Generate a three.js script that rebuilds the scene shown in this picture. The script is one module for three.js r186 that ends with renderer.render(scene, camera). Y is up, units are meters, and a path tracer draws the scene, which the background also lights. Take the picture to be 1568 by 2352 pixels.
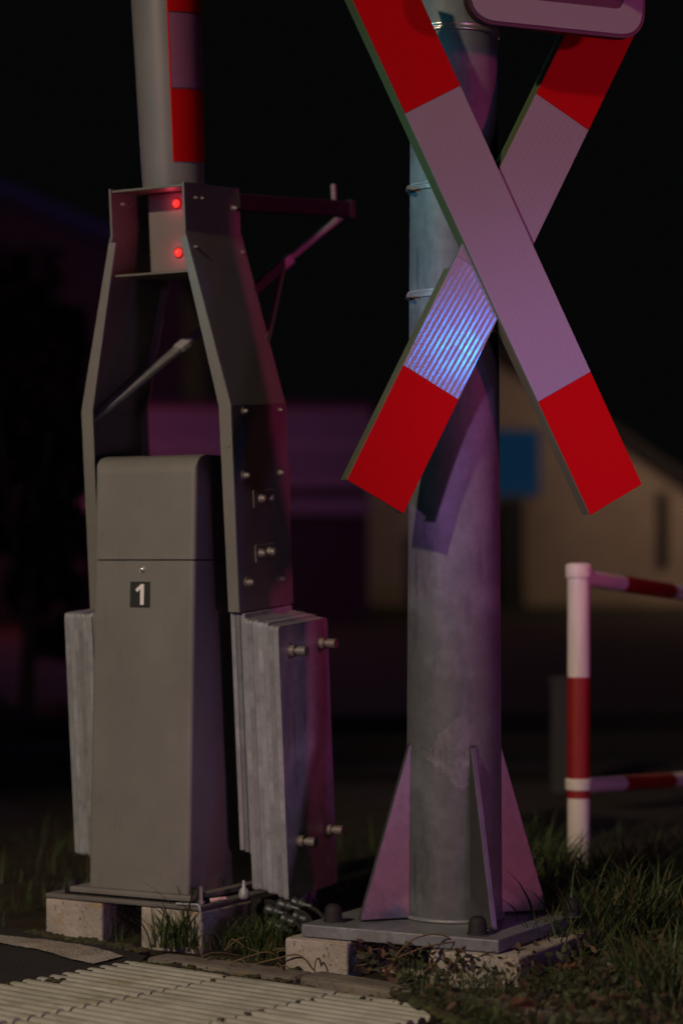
import * as THREE from 'three';
import { mergeGeometries } from 'three/addons/utils/BufferGeometryUtils.js';
import { RoundedBoxGeometry } from 'three/addons/geometries/RoundedBoxGeometry.js';
import { TextGeometry } from 'three/addons/geometries/TextGeometry.js';
import { FontLoader } from 'three/addons/loaders/FontLoader.js';

// ------------------------------------------------------------------ camera, sky, lamps, exposure
const F = 5400, CX = 784, CY = 1290, EYE = 0.88;                 // lens in units of a 1568 x 2352 picture
const scene = new THREE.Scene();
const camera = new THREE.PerspectiveCamera(2 * Math.atan(1176 / F) * 180 / Math.PI, 682 / 1024, 0.1, 400);
camera.position.set(0, EYE, 0);
camera.setViewOffset(682, 1024, 0, -(CY - 1176) * 1024 / 2352, 682, 1024);
camera.focus = 5.12; camera.userData.fStop = 1.75;
const renderer = new THREE.WebGLRenderer({ antialias: true });
renderer.toneMapping = THREE.LinearToneMapping; renderer.toneMappingExposure = 1;
renderer.shadowMap.enabled = true;
{
  const w = 64, h = 32, d = new Float32Array(w * h * 4);
  for (let y = 0; y < h; y++) for (let x = 0; x < w; x++) {
    const i = (y * w + x) * 4; d[i] = 0.0016; d[i + 1] = 0.0017; d[i + 2] = 0.0019; d[i + 3] = 1;
  }
  const sky = new THREE.DataTexture(d, w, h, THREE.RGBAFormat, THREE.FloatType);
  sky.mapping = THREE.EquirectangularReflectionMapping; sky.magFilter = THREE.LinearFilter; sky.needsUpdate = true;
  scene.background = sky; scene.environment = sky;
}
const moon = new THREE.DirectionalLight(0xdfe6ff, 0.006);
moon.position.set(-4, 9, 3); moon.castShadow = true; scene.add(moon);
const LAMPS = {                                                   // colour (linear), strength in candela
  street: { at: [-4.4, 5.1, 1.35], color: [1, 0.76, 0.52], power: 132, size: 8, aim: [0.1, 0.75, -5.2], cone: 17.5, soft: 0.6 },
  teal: { at: [-5.2, 2.3, -2.6], color: [0.08, 0.82, 1], power: 44, size: 8, aim: [0.16, 1.70, -5.25], cone: 5.2 },
  violet: { at: [-2.6, 1.7, 0.6], color: [0.86, 0.38, 1], power: 122, size: 10, aim: [0.62, 1.18, -5.15], cone: 5.3 },  // added beam for the cross, set left to keep spill off the cheeks
  weightFill: { at: [2.47, 0.7, -0.97], color: [0.9, 0.50, 0.95], power: 11, size: 11, aim: [0.0, 0.45, -5.28], cone: 3.6 },  // added narrow beam that brightens the right counterweight face
  red: { at: [6.2, 2.4, -1.9], color: [1, 0.06, 0.28], power: 46, size: 11, aim: [0.1, 1.75, -5.8], cone: 13.5 },
  finFill: { at: [3.67, 0.3, -0.87], color: [1, 0.16, 0.2], power: 11, size: 10, aim: [0.3, 0.2, -5.2], cone: 3.6 },  // added narrow beam that reddens the mast fins
  blue: { at: [4.96, 1.89, -1.22], color: [0.005, 0.22, 1], power: 0.15, size: 5, bulb: 80 },
};

// ------------------------------------------------------------------ helpers
let seed = 7;
const rnd = () => { seed = (seed * 1664525 + 1013904223) >>> 0; return seed / 4294967296; };
const rr = (a, b) => a + (b - a) * rnd();
const R = Math.PI / 180, V = (...a) => new THREE.Vector3(...a);
const at = (px, py, d) => V((px - CX) * d / F, EYE - (py - CY) * d / F, -d);
const ground = (px, py, h = 0) => at(px, py, (EYE - h) * F / (py - CY));
const used = {};
function numbered(n) { const k = used[n] = (used[n] ?? -1) + 1; return k ? n + '_' + String(k).padStart(3, '0') : n; }
function tag(o, label, category, group) { o.userData.label = label; o.userData.category = category; if (group) o.userData.group = group; return o; }
function thing(name, label, category, pos = [0, 0, 0], turn = 0, group) {
  const g = new THREE.Group(); g.name = numbered(name); g.position.set(...pos); g.rotation.y = turn; scene.add(g); return tag(g, label, category, group);
}
function mesh(name, geo, mat, parent, matrix) {
  let g = Array.isArray(geo) ? mergeGeometries(geo.map((x) => { const y = x.index ? x.toNonIndexed() : x; for (const k of Object.keys(y.attributes)) if (!['position', 'normal', 'uv'].includes(k)) y.deleteAttribute(k); return y; })) : geo;
  if (matrix) g = g.clone().applyMatrix4(matrix);
  const m = new THREE.Mesh(g, mat); m.name = parent ? name : numbered(name); m.castShadow = m.receiveShadow = true;
  (parent ?? scene).add(m); return m;
}
function struct(name, geo, mat) { const m = mesh(name, geo, mat); m.userData.kind = 'structure'; return m; }
const bx = (w, h, d, x = 0, y = 0, z = 0, r = 0) => { const g = r ? new RoundedBoxGeometry(w, h, d, 3, r) : new THREE.BoxGeometry(w, h, d); g.translate(x, y, z); return g; };
function bar(a, b, w, h, up = V(0, 1, 0)) {                        // a flat bar between two points
  const dir = b.clone().sub(a), l = dir.length(); dir.normalize();
  const s = up.clone().cross(dir).normalize(), u = dir.clone().cross(s);
  const g = new RoundedBoxGeometry(w, h, l, 2, Math.min(w, h) * 0.2);
  return g.applyMatrix4(new THREE.Matrix4().makeBasis(s, u, dir.clone()).setPosition(a.clone().add(b).multiplyScalar(0.5)));
}
function rod(a, b, r0, r1 = r0, n = 20) {
  const g = new THREE.CylinderGeometry(r1, r0, a.distanceTo(b), n);
  const q = new THREE.Quaternion().setFromUnitVectors(V(0, 1, 0), b.clone().sub(a).normalize());
  return g.applyQuaternion(q).translate((a.x + b.x) / 2, (a.y + b.y) / 2, (a.z + b.z) / 2);
}
function lathe(pts, n = 48) { if (pts[0][1] > pts[pts.length - 1][1]) pts = [...pts].reverse(); return new THREE.LatheGeometry(pts.map((p) => new THREE.Vector2(...p)), n); }
function poly(pts, depth, bevel = 0) {
  const s = new THREE.Shape(pts.map((p) => new THREE.Vector2(...p)));
  return new THREE.ExtrudeGeometry(s, { depth: depth - 2 * bevel, bevelEnabled: bevel > 0, bevelThickness: bevel, bevelSize: bevel, bevelOffset: -bevel, bevelSegments: 2 }).translate(0, 0, bevel);
}
// bolt: washer, hex head, dome; axis along +y, sits on y = 0
function boltGeo(r, h = r * 1.1) {
  const w = new THREE.CylinderGeometry(r * 1.5, r * 1.5, r * 0.3, 20).translate(0, r * 0.15, 0), hx = new THREE.CylinderGeometry(r * 0.95, r, h, 6).translate(0, r * 0.3 + h / 2, 0);
  const t = new THREE.SphereGeometry(r * 0.72, 14, 6, 0, Math.PI * 2, 0, Math.PI / 2).scale(1, 0.7, 1).translate(0, r * 0.3 + h, 0);
  return mergeGeometries([w, hx, t].map((g) => g.toNonIndexed()));
}
const toward = (dir) => new THREE.Matrix4().makeRotationFromQuaternion(new THREE.Quaternion().setFromUnitVectors(V(0, 1, 0), dir.clone().normalize()));
// tileable value noise
function lattice(n, s) { const a = new Float32Array(n * n); let q = s * 7919 + 13; for (let i = 0; i < n * n; i++) { q = (q * 1664525 + 1013904223) >>> 0; a[i] = q / 4294967296; } return a; }
const lat = {};
function vn(u, v, n, s) {
  const L = lat[n + '_' + s] ??= lattice(n, s), x = u * n, y = v * n, i = Math.floor(x), j = Math.floor(y), f = x - i, g = y - j;
  const a = f * f * (3 - 2 * f), b = g * g * (3 - 2 * g), I = ((i % n) + n) % n, J = ((j % n) + n) % n, I2 = (I + 1) % n, J2 = (J + 1) % n;
  return (L[J * n + I] * (1 - a) + L[J * n + I2] * a) * (1 - b) + (L[J2 * n + I] * (1 - a) + L[J2 * n + I2] * a) * b;
}
function fbm(u, v, n, o, s) { let t = 0, a = 0.5, m = 0; for (let k = 0; k < o; k++) { t += a * vn(u, v, n << k, s + k); m += a; a *= 0.55; } return t / m; }
function tex(size, fn, srgb, rx = 1, ry = 1) {                     // fn(u, v) -> value or [r, g, b], 0..1
  const d = new Uint8Array(size * size * 4);
  for (let y = 0; y < size; y++) for (let x = 0; x < size; x++) {
    const c = fn(x / size, y / size), i = (y * size + x) * 4, q = Array.isArray(c) ? c : [c, c, c];
    for (let k = 0; k < 3; k++) d[i + k] = Math.max(0, Math.min(255, q[k] * 255)); d[i + 3] = 255;
  }
  const t = new THREE.DataTexture(d, size, size); t.wrapS = t.wrapT = THREE.RepeatWrapping; t.magFilter = THREE.LinearFilter; t.minFilter = THREE.LinearFilter;
  if (srgb) t.colorSpace = THREE.SRGBColorSpace; t.repeat.set(rx, ry); t.needsUpdate = true; return t;
}
const rep = (t, x, y = x) => { const c = t.clone(); c.repeat.set(x, y); c.needsUpdate = true; return c; };
function boxUV(g, s = 1) {                                        // uv in metres, by the main direction of the face
  const p = g.attributes.position, n = g.attributes.normal, u = new Float32Array(p.count * 2);
  for (let i = 0; i < p.count; i++) {
    const ax = Math.abs(n.getX(i)), ay = Math.abs(n.getY(i)), az = Math.abs(n.getZ(i));
    const [a, b] = ay > ax && ay > az ? [p.getX(i), p.getZ(i)] : ax > az ? [p.getZ(i), p.getY(i)] : [p.getX(i), p.getY(i)];
    u[2 * i] = a * s; u[2 * i + 1] = b * s;
  }
  g.setAttribute('uv', new THREE.BufferAttribute(u, 2)); return g;
}

// ------------------------------------------------------------------ materials
const std = (color, rough, extra = {}) => new THREE.MeshStandardMaterial({ color: new THREE.Color().setRGB(...color), roughness: rough, ...extra });
const phys = (color, rough, extra = {}) => new THREE.MeshPhysicalMaterial({ color: new THREE.Color().setRGB(...color), roughness: rough, ...extra });
const tGrain = tex(512, (u, v) => 0.5 + 0.5 * (fbm(u, v, 64, 3, 3) - 0.5), false);
const tPaint = tex(512, (u, v) => { const k = 0.86 + 0.14 * fbm(u, v, 6, 5, 11), q = vn(u, v, 70, 61) > 0.985 ? 0.6 : 1, st = fbm(u, v * 0.12, 40, 3, 67), d = st > 0.72 ? 1 - (st - 0.72) * 0.3 : 1; return [k * d * (0.5 + 0.5 * q), k * d * q, k * d * q * q]; }, true, 1.6, 1.6);
const tZinc = tex(1024, (u, v) => {
  const a = fbm(u, v, 5, 5, 21), b = vn(u + 0.06 * a, v + 0.06 * a, 28, 5), c = fbm(u, v, 60, 2, 9), st = fbm(u, v * 0.25, 24, 3, 41);
  const k = 0.70 + 0.10 * a + 0.07 * b + 0.08 * c + (a > 0.66 ? (a - 0.66) * 0.8 : 0) - (st > 0.64 ? (st - 0.64) * 0.5 : 0); return [k, k * 1.0, k * 1.01];
}, true, 1.7, 1.7);
const tZincR = tex(512, (u, v) => 0.45 + 0.4 * fbm(u, v, 10, 4, 33), false, 2, 2);
const tConc = tex(512, (u, v) => { const a = fbm(u, v, 5, 5, 51), p = vn(u, v, 90, 8) > 0.88 ? 0.72 : 1, r = fbm(u, v, 12, 3, 71) > 0.70 ? [1, 0.94, 0.84] : [1, 1, 1]; const k = (0.66 + 0.34 * a) * p; return r.map((x) => x * k); }, true, 2.5, 2.5);
const tConcB = tex(512, (u, v) => fbm(u, v, 40, 4, 52) * (vn(u, v, 90, 8) > 0.88 ? 0.6 : 1), false, 2.5, 2.5);
const tPav = tex(512, (u, v) => { const a = fbm(u, v, 8, 5, 151), b = fbm(u, v, 5, 4, 161), k = 0.74 + 0.26 * a, g = Math.max(0, b - 0.58); return [k - 0.5 * g, k - 0.55 * g, k - 0.9 * g]; }, true, 2.1, 2.1);
const tAsph = tex(1024, (u, v) => { const g = vn(u, v, 160, 3), k = 0.55 + 0.35 * vn(u, v, 256, 4) + 0.2 * fbm(u, v, 6, 4, 5) + (g > 0.93 ? 0.5 : 0); return k * 0.7; }, true, 1.4, 1.4);
const tAsphB = tex(1024, (u, v) => 0.5 * vn(u, v, 200, 3) + 0.5 * vn(u, v, 120, 14), false, 1.4, 1.4);
const tSoil = tex(512, (u, v) => { const a = fbm(u, v, 12, 5, 81), g = fbm(u, v, 5, 4, 82); return [0.5 + 0.5 * a, 0.5 + 0.5 * a - 0.1 * (1 - g), 0.36 + 0.4 * a - 0.15 * g]; }, true, 0.7, 0.7);
const M = {
  paint: std([0.200, 0.198, 0.186], 0.5, { map: tPaint, bumpMap: rep(tGrain, 5), bumpScale: 0.0004 }),
  paintDark: std([0.155, 0.15, 0.14], 0.55, { map: tPaint, bumpMap: rep(tGrain, 5), bumpScale: 0.0004 }),
  inner: std([0.17, 0.17, 0.165], 0.55, { map: tPaint }),
  boom: std([0.175, 0.175, 0.185], 0.42, { map: tPaint }),
  zinc: std([0.42, 0.45, 0.48], 0.55, { map: tZinc, roughnessMap: tZincR, bumpMap: rep(tGrain, 3), bumpScale: 0.0005, metalness: 0.15 }),
  zincA: std([0.50, 0.54, 0.58], 0.5, { map: tZinc, roughnessMap: tZincR, bumpMap: rep(tGrain, 3), bumpScale: 0.0006, metalness: 0.2 }),
  zincB: std([0.30, 0.32, 0.34], 0.55, { map: rep(tZinc, 2.2), roughnessMap: tZincR, bumpMap: rep(tGrain, 3), bumpScale: 0.0006, metalness: 0.2 }),
  zincW: std([0.38, 0.40, 0.42], 0.55, { map: rep(tZinc, 2.2), roughnessMap: tZincR, bumpMap: rep(tGrain, 3), bumpScale: 0.0006, metalness: 0.2 }),
  bolt: std([0.55, 0.55, 0.54], 0.28, { metalness: 0.85 }),
  boltDull: std([0.30, 0.28, 0.27], 0.4, { metalness: 0.6 }),
  rubber: std([0.009, 0.009, 0.010], 0.75),
  olive: std([0.062, 0.085, 0.034], 0.6, { map: tPaint }),
  white: phys([0.18, 0.19, 0.21], 0.6, { specularIntensity: 0.4, bumpMap: rep(tGrain, 8), bumpScale: 0.0002 }),
  red: phys([0.31, 0.0015, 0.002], 0.6, { specularIntensity: 0.12, bumpMap: rep(tGrain, 8), bumpScale: 0.0002 }),
  markerDark: std([0.05, 0.05, 0.05], 0.9),
  strutDark: phys([0.05, 0.045, 0.045], 0.6, { specularIntensity: 0.3 }),
  armDark: phys([0.02, 0.018, 0.02], 0.75, { specularIntensity: 0.15 }),
  magentaLitSheet: phys([0.16, 0.055, 0.11], 0.55, { specularIntensity: 0.4 }),  // white boom sheeting with magenta light put into its colour
  postWhite: std([0.78, 0.74, 0.68], 0.45, { map: tPaint }),
  postRed: std([0.30, 0.012, 0.01], 0.5, { map: tPaint }),
  black: std([0.012, 0.012, 0.012], 0.5),
  plateBlack: std([0.015, 0.018, 0.015], 0.55),
  ink: std([0.82, 0.8, 0.8], 0.5),
  conc: std([0.50, 0.46, 0.41], 0.9, { map: tConc, bumpMap: tConcB, bumpScale: 0.003 }),
  kerb: std([0.22, 0.20, 0.17], 0.92, { map: tConc, bumpMap: tConcB, bumpScale: 0.003 }),
  asphalt: std([0.06, 0.058, 0.056], 0.88, { map: tAsph, bumpMap: tAsphB, bumpScale: 0.004 }),
  lineWhite: std([0.52, 0.49, 0.44], 0.85, { map: tConc, bumpMap: tAsphB, bumpScale: 0.005 }),
  gland: std([0.07, 0.08, 0.085], 0.45, { metalness: 0.6 }),
  soil: std([0.034, 0.027, 0.018], 0.95, { map: tSoil, bumpMap: tSoil, bumpScale: 0.02 }),
};
function glow(c) { return new THREE.MeshStandardMaterial({ color: 0x111111, roughness: 0.4, emissive: new THREE.Color().setRGB(...c), emissiveIntensity: 1 }); }

// ------------------------------------------------------------------ ground, road, paving
{
  const g = new THREE.CircleGeometry(150, 64).rotateX(-Math.PI / 2).translate(0, -0.02, -60);
  struct('ground', boxUV(g), M.soil);
  // nearer soil, uneven
  const s = new THREE.PlaneGeometry(6, 5, 120, 100).rotateX(-Math.PI / 2).translate(0.6, 0, -6.2), p = s.attributes.position;
  for (let i = 0; i < p.count; i++) {
    const x = p.getX(i), z = p.getZ(i), e = Math.min(1, Math.max(0, Math.min(3 - Math.abs(x - 0.6), 2.5 - Math.abs(z + 6.2)) * 2));
    p.setY(i, -0.034 + e * (0.006 + 0.022 * (fbm(x / 4 + 9, z / 4 + 9, 8, 4, 91) - 0.5) + Math.max(0, Math.min(0.05, (x - 0.15) * 0.12))));
  }
  s.computeVertexNormals(); struct('soil', boxUV(s), M.soil);
}
const GA = 39 * R, GU = V(Math.cos(GA), 0, Math.sin(GA)), GV = V(-Math.sin(GA), 0, Math.cos(GA));   // along the ribs; towards the camera
const G0 = ground(307, 2203);
const gp = (u, v, y = 0) => G0.clone().addScaledVector(GU, u).addScaledVector(GV, v).setY(y);
function sheet(pts, y, thick = 0) {
  const s = new THREE.Shape(pts.map((p) => new THREE.Vector2(p.x, -p.z)));
  const g = thick ? new THREE.ExtrudeGeometry(s, { depth: thick, bevelEnabled: false }).rotateX(-Math.PI / 2).translate(0, y - thick, 0) : new THREE.ShapeGeometry(s).rotateX(-Math.PI / 2).translate(0, y, 0);
  return boxUV(g);
}
{
  const far = [ground(-300, 2100), ground(0, 2124), ground(120, 2141), ground(230, 2160), ground(300, 2182), ground(345, 2196)];
  const wob = []; for (let i = 0; i < far.length - 1; i++) for (let k = 0; k < 6; k++) wob.push(far[i].clone().lerp(far[i + 1], k / 6).add(V(0, 0, rr(-0.012, 0.012))));
  struct('asphalt_road', sheet([...wob, gp(0.02, 0), gp(-0.0, 2.6), gp(-3, 2.6), gp(-3, -1)], -0.003, 0.06), M.asphalt);
  // painted line with ragged edges
  const A = [], B = [], a = [[-150, 2136], [0, 2149], [120, 2161], [205, 2174], [286, 2197]], b = [[-150, 2150], [0, 2166], [100, 2184], [160, 2203], [214, 2215]];
  const edge = (q, out) => { for (let i = 0; i < q.length - 1; i++) for (let k = 0; k < 8; k++) { const t = k / 8; out.push(ground(q[i][0] + (q[i + 1][0] - q[i][0]) * t, q[i][1] + (q[i + 1][1] - q[i][1]) * t + rr(-1.2, 1.2))); } out.push(ground(...q[q.length - 1])); };
  edge(a, A); edge(b, B);
  struct('road_marking', sheet([...A, ...B.reverse()], 0.0015), M.lineWhite);
}
// ribbed tactile paving: slabs of 300 mm with eight ribs, each slab a piece of its own
const paving = new THREE.Group(); paving.name = 'tactile_paving'; paving.userData.kind = 'structure'; scene.add(paving);
{
  const make = (k) => {
    const L = 0.2965, prof = [], n = 8, pitch = 0.0375;
    const pts = [[-0.1485, -0.04]];
    for (let i = 0; i < n; i++) { const c = -0.15 + pitch * (i + 0.5); pts.push([c - 0.0150, 0.0], [c - 0.0124, 0.0060], [c - 0.0080, 0.0098], [c, 0.0110], [c + 0.0080, 0.0098], [c + 0.0124, 0.0060], [c + 0.0150, 0.0]); }
    pts.push([0.1485, -0.04]);
    const g = poly(pts, L, 0).rotateY(Math.PI / 2).translate(-L / 2, 0, 0);
    return boxUV(g.translate(k * 0.37, 0, k * 0.61)).translate(-k * 0.37, 0, -k * 0.61);
  };
  const geos = [0, 1, 2, 3].map(make);
  const mats = [[0.46, 0.47, 0.40], [0.42, 0.43, 0.37], [0.48, 0.49, 0.43], [0.44, 0.45, 0.38]].map((c) => std(c, 0.85, { map: tPav, bumpMap: tConcB, bumpScale: 0.0015 }));
  const base = new THREE.Matrix4().makeBasis(GU, V(0, 1, 0), GV);
  for (let j = 0; j < 6; j++) for (let i = 0; i < 7; i++) {
    const sh = j % 2 ? 0 : 0, u = 0.15 + 0.3005 * i + sh, v = 0.15 + 0.303 * j + 0.004;
    if (i === 3 && j === 0) continue;
    const m = mesh(numbered('paver'), geos[Math.floor(rnd() * 4)], mats[Math.floor(rnd() * 4)], paving);
    m.applyMatrix4(base); m.position.copy(gp(u, v, -0.0105 + rr(-0.0025, 0.0025))); m.rotateX(rr(-0.006, 0.006)); m.rotateZ(rr(-0.006, 0.006)); m.rotateY(rr(-0.006, 0.006));
  }
  struct('paving_bed', sheet([gp(0.01, 0.01), gp(2.1, 0.01), gp(2.1, 1.82), gp(0.01, 1.82)], -0.022), M.soil);
}
{ // edging stones along the far edge of the paving
  const t = new THREE.Group(); t.name = 'edging'; t.userData.kind = 'structure'; scene.add(t);
  let u = 0.02; for (const l of [0.44, 0.5, 0.5]) {
    const g = boxUV(new RoundedBoxGeometry(l - 0.012, 0.16, 0.075, 3, 0.012));
    const m = mesh(numbered('edging_stone'), g, M.kerb, t);
    m.applyMatrix4(new THREE.Matrix4().makeBasis(GU, V(0, 1, 0), GV)); m.position.copy(gp(u + l / 2, -0.048, -0.068 + rr(-0.004, 0.004))); m.rotateZ(rr(-0.01, 0.012)); u += l;
  }
}

// ------------------------------------------------------------------ the barrier machine
// local axes: x along the front to the right, y up, z out of the front; the origin is the front right foot of the cabinet
const PHI = 30 * R, B0 = [-0.3536, 0, -5.44];
const block = (name, w, h, d, x, y, z, label) => {
  const g = boxUV(new RoundedBoxGeometry(w, h, d, 3, 0.006)), p = g.attributes.position;
  for (let i = 0; i < p.count; i++) { const k = 0.006 * (fbm(p.getX(i) * 2 + x, p.getZ(i) * 2 + p.getY(i) * 3, 8, 3, 17) - 0.5); p.setXYZ(i, p.getX(i) + k, p.getY(i) + k * 0.5, p.getZ(i) + k); }
  return { g: g.translate(x, y, z), label };
};
const machine = thing('crossing_barrier', 'grey railway crossing barrier machine with raised striped boom and counterweights', 'barrier', B0, -PHI);
{
  const t = thing('concrete_foundation', 'pale concrete footing with a dark gap under the grey barrier machine', 'foundation', B0, -PHI);
  mesh('concrete_pad', block('', 0.166, 0.15, 0.52, -0.308, 0.003, -0.232).g, M.conc, t);
  mesh('concrete_pad', block('', 0.171, 0.15, 0.52, -0.0295, 0.003, -0.232).g, M.conc, t);
  mesh('crosspiece', block('', 0.12, 0.11, 0.2, -0.170, 0.0, -0.35).g, M.conc, t);
}
const YA = 4.3 * R, PIV = V(-0.1285, 1.0, -0.17);
const YM = new THREE.Matrix4().makeRotationX(YA).setPosition(PIV);
{
  const t = machine, W = 0.2853, D = 0.46, lean = 0.030;
  // base plates
  mesh('base_plate', boxUV(new RoundedBoxGeometry(0.44, 0.012, 0.53, 3, 0.004).translate(-0.1675, 0.0845, -0.232)), M.paintDark, t);
  mesh('foot_flange', boxUV(new RoundedBoxGeometry(0.345, 0.014, 0.50, 3, 0.004).translate(-0.150, 0.103, -0.225)), M.paint, t);
  // cabinet shell: rounded plan, front leaning back
  const shell = (y0, y1, round, inset) => {
    const h = y1 - y0, s = new THREE.Shape(), r = 0.012, w = W - 2 * inset, d = D - 2 * inset;
    const x0 = -W + inset, x1 = -inset, z0 = -D + inset, z1 = -inset;
    s.moveTo(x0 + r, -z1); s.lineTo(x1 - r, -z1); s.quadraticCurveTo(x1, -z1, x1, -z1 + r); s.lineTo(x1, -z0 - r); s.quadraticCurveTo(x1, -z0, x1 - r, -z0);
    s.lineTo(x0 + r, -z0); s.quadraticCurveTo(x0, -z0, x0, -z0 - r); s.lineTo(x0, -z1 + r); s.quadraticCurveTo(x0, -z1, x0 + r, -z1);
    const g = new THREE.ExtrudeGeometry(s, { depth: h, bevelEnabled: false, curveSegments: 6, steps: round ? 40 : 1 }).rotateX(-Math.PI / 2).translate(0, y0, 0);
    const p = g.attributes.position;
    for (let i = 0; i < p.count; i++) {
      let z = p.getZ(i); const y = p.getY(i), k = (y - 0.1) / 1.03;
      if (round) { const q = y1 - y, rad = 0.045; if (q < rad) { const c = rad - Math.sqrt(Math.max(0, rad * rad - (rad - q) * (rad - q))); const mid = -D / 2; z = z > mid ? Math.min(z, -inset - c) : Math.max(z, -D + inset + c); } }
      const f = (z + D) / D; p.setZ(i, z - lean * k * f);
    }
    g.computeVertexNormals(); return boxUV(g);
  };
  mesh('cabinet_body', shell(0.108, 0.882, false, 0), M.paint, t);
  mesh('cabinet_seam', shell(0.880, 0.887, false, 0.004), M.black, t);
  mesh('cabinet_hood', shell(0.8855, 1.131, true, 0), M.paint, t);
  // number plate and lock
  const tilt = new THREE.Matrix4().makeRotationX(-Math.atan(lean / 1.03));
  const onFront = (x, y) => { const m = tilt.clone(); m.setPosition(x, y, -lean * (y - 0.1) / 1.03); return m; };
  const pf = (px, py) => { // picture point on the cabinet's front -> local x, y
    let z = 5.5, x = 0, y = 0; for (let k = 0; k < 12; k++) { const w = at(px, py, z); x = (w.x - B0[0] + (-lean * (w.y - 0.1) / 1.03) * Math.sin(PHI)) / Math.cos(PHI); y = w.y; z = 5.44 - x * Math.sin(PHI) + lean * (y - 0.1) / 1.03 * Math.cos(PHI); } return [x, y];
  };
  const [nx, ny] = pf(322.5, 1365.5), [lx, ly] = pf(327, 1308);
  const np = mesh('number_plate', new RoundedBoxGeometry(0.057, 0.061, 0.003, 2, 0.001), M.plateBlack, t, onFront(nx, ny));
  const font = await new FontLoader().loadAsync('fonts/droid/droid_sans_bold.typeface.json');
  const one = new TextGeometry('1', { font, size: 0.049, depth: 0.0016, curveSegments: 4, bevelEnabled: false }); one.computeBoundingBox();
  one.translate(-(one.boundingBox.max.x + one.boundingBox.min.x) / 2, -(one.boundingBox.max.y + one.boundingBox.min.y) / 2, 0.0013).scale(1.0, 1, 1);
  mesh('numeral', one, M.ink, np, onFront(nx, ny));
  mesh('lock_screw', new THREE.SphereGeometry(0.0072, 16, 8, 0, Math.PI * 2, 0, Math.PI / 2).rotateX(Math.PI / 2).scale(1, 1, 0.7), M.bolt, t, onFront(lx, ly));
  mesh('lock_ring', new THREE.TorusGeometry(0.008, 0.0018, 8, 20), M.boltDull, t, onFront(lx, ly));

  // ---- yoke cheeks: bent plates with flanges front and rear (yoke axes: x from the middle, y from the pivot, z to the front)
  const ZF = 0.10, ZR = -0.14;
  for (const s of [-1, 1]) {
    const path = [[0.107, 0.772], [0.107, 0.660], [0.2135, 0.25], [0.2135, -0.232]];
    const inner = (w0, w1, w2) => [[0.107 - w0, 0.632], [0.107 - w0 + 0.002, 0.632], [0.2135 - w1, 0.245], [0.2135 - w2, -0.232]];
    const out = path.map((p) => [s * p[0], p[1]]), back = path.map((p) => [s * (p[0] - 0.006), p[1]]).reverse();
    const plate = poly([...out, ...back], ZF - ZR, 0.0012).translate(0, 0, ZR);
    const fl = (z, w) => { const o = [[0.1065, 0.645], [0.1068, 0.660], [0.213, 0.25], [0.213, -0.231]], q = [[0.2135 - w[2], -0.231], [0.2135 - w[1], 0.25], [0.107 - w[0], 0.645]]; return poly([...o, ...q].map((p) => [s * p[0], p[1]]), 0.006, 0.0012).translate(0, 0, z); };
    const ck = mesh('cheek', boxUV(mergeGeometries([plate.toNonIndexed()])), M.paintDark, t, YM);
    mesh('front_flange', boxUV(fl(ZF - 0.003, [0.016, 0.034, 0.030]).clone()), M.paint, ck, YM);
    mesh('rear_flange', boxUV(fl(ZR - 0.003, [0.024, 0.026, 0.026]).clone()), M.paint, ck, YM);
    // bolts on the outer face
    const bolts = s > 0 ? [[0.738, 0.055, 0.004], [0.738, 0.028, 0.004], [0.722, -0.108, 0.007], [0.622, 0.078, 0.004], [0.617, -0.125, 0.004], [0.235, 0.048, 0.007], [0.235, -0.112, 0.005], [0.085, 0.058, 0.009], [0.085, -0.095, 0.009], [-0.165, 0.062, 0.010], [-0.165, -0.080, 0.010], [0.028, 0.0, 0.012], [0.028, -0.035, 0.012], [-0.10, 0.010, 0.012], [-0.10, -0.028, 0.014]] : [[0.738, 0.055, 0.004], [0.738, 0.028, 0.004]];
    for (const [y, z, r] of bolts) {
      const x = y > 0.660 ? 0.107 : y > 0.25 ? 0.107 + 0.1065 * (0.660 - y) / 0.410 : 0.2135, m = toward(V(s > 0 ? 1 : 1, 0, 0)).setPosition(s > 0 ? x : -x + 0.006, y, z);
      mesh('bolt', boltGeo(r), M.boltDull, ck, YM.clone().multiply(m));
    }
    if (s > 0) for (const y of [0.028, -0.10]) mesh('slot_plate', boxUV(new RoundedBoxGeometry(0.004, 0.042, 0.085, 3, 0.0018)), M.paintDark, ck, YM.clone().multiply(new THREE.Matrix4().makeTranslation(0.2185, y, -0.012)));
    // hanger plates that carry the weights below the cheek
    for (let k = 0; k < 3; k++) mesh('hanger_plate', boxUV(new RoundedBoxGeometry(0.0125, 0.56 + k * 0.004, 0.215, 2, 0.002)), k % 2 ? M.zincB : M.zinc, ck, YM.clone().multiply(new THREE.Matrix4().makeTranslation(s * (0.186 + k * 0.0137), -0.232 - 0.283 - k * 0.002, -0.018)));
  }
  // top and bottom plates of the yoke and the boom socket
  mesh('top_plate', boxUV(bx(0.20, 0.006, 0.236, 0, 0.765, -0.02, 0.002)), M.paintDark, t, YM);
  mesh('shelf_plate', boxUV(bx(0.226, 0.006, 0.225, 0, 0.567, -0.025, 0.002)), M.paintDark, t, YM);
  const sock = mesh('boom_socket', boxUV(bx(0.135, 0.19, 0.11, 0.008, 0.667, -0.045, 0.006)), M.inner, t, YM);
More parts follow.
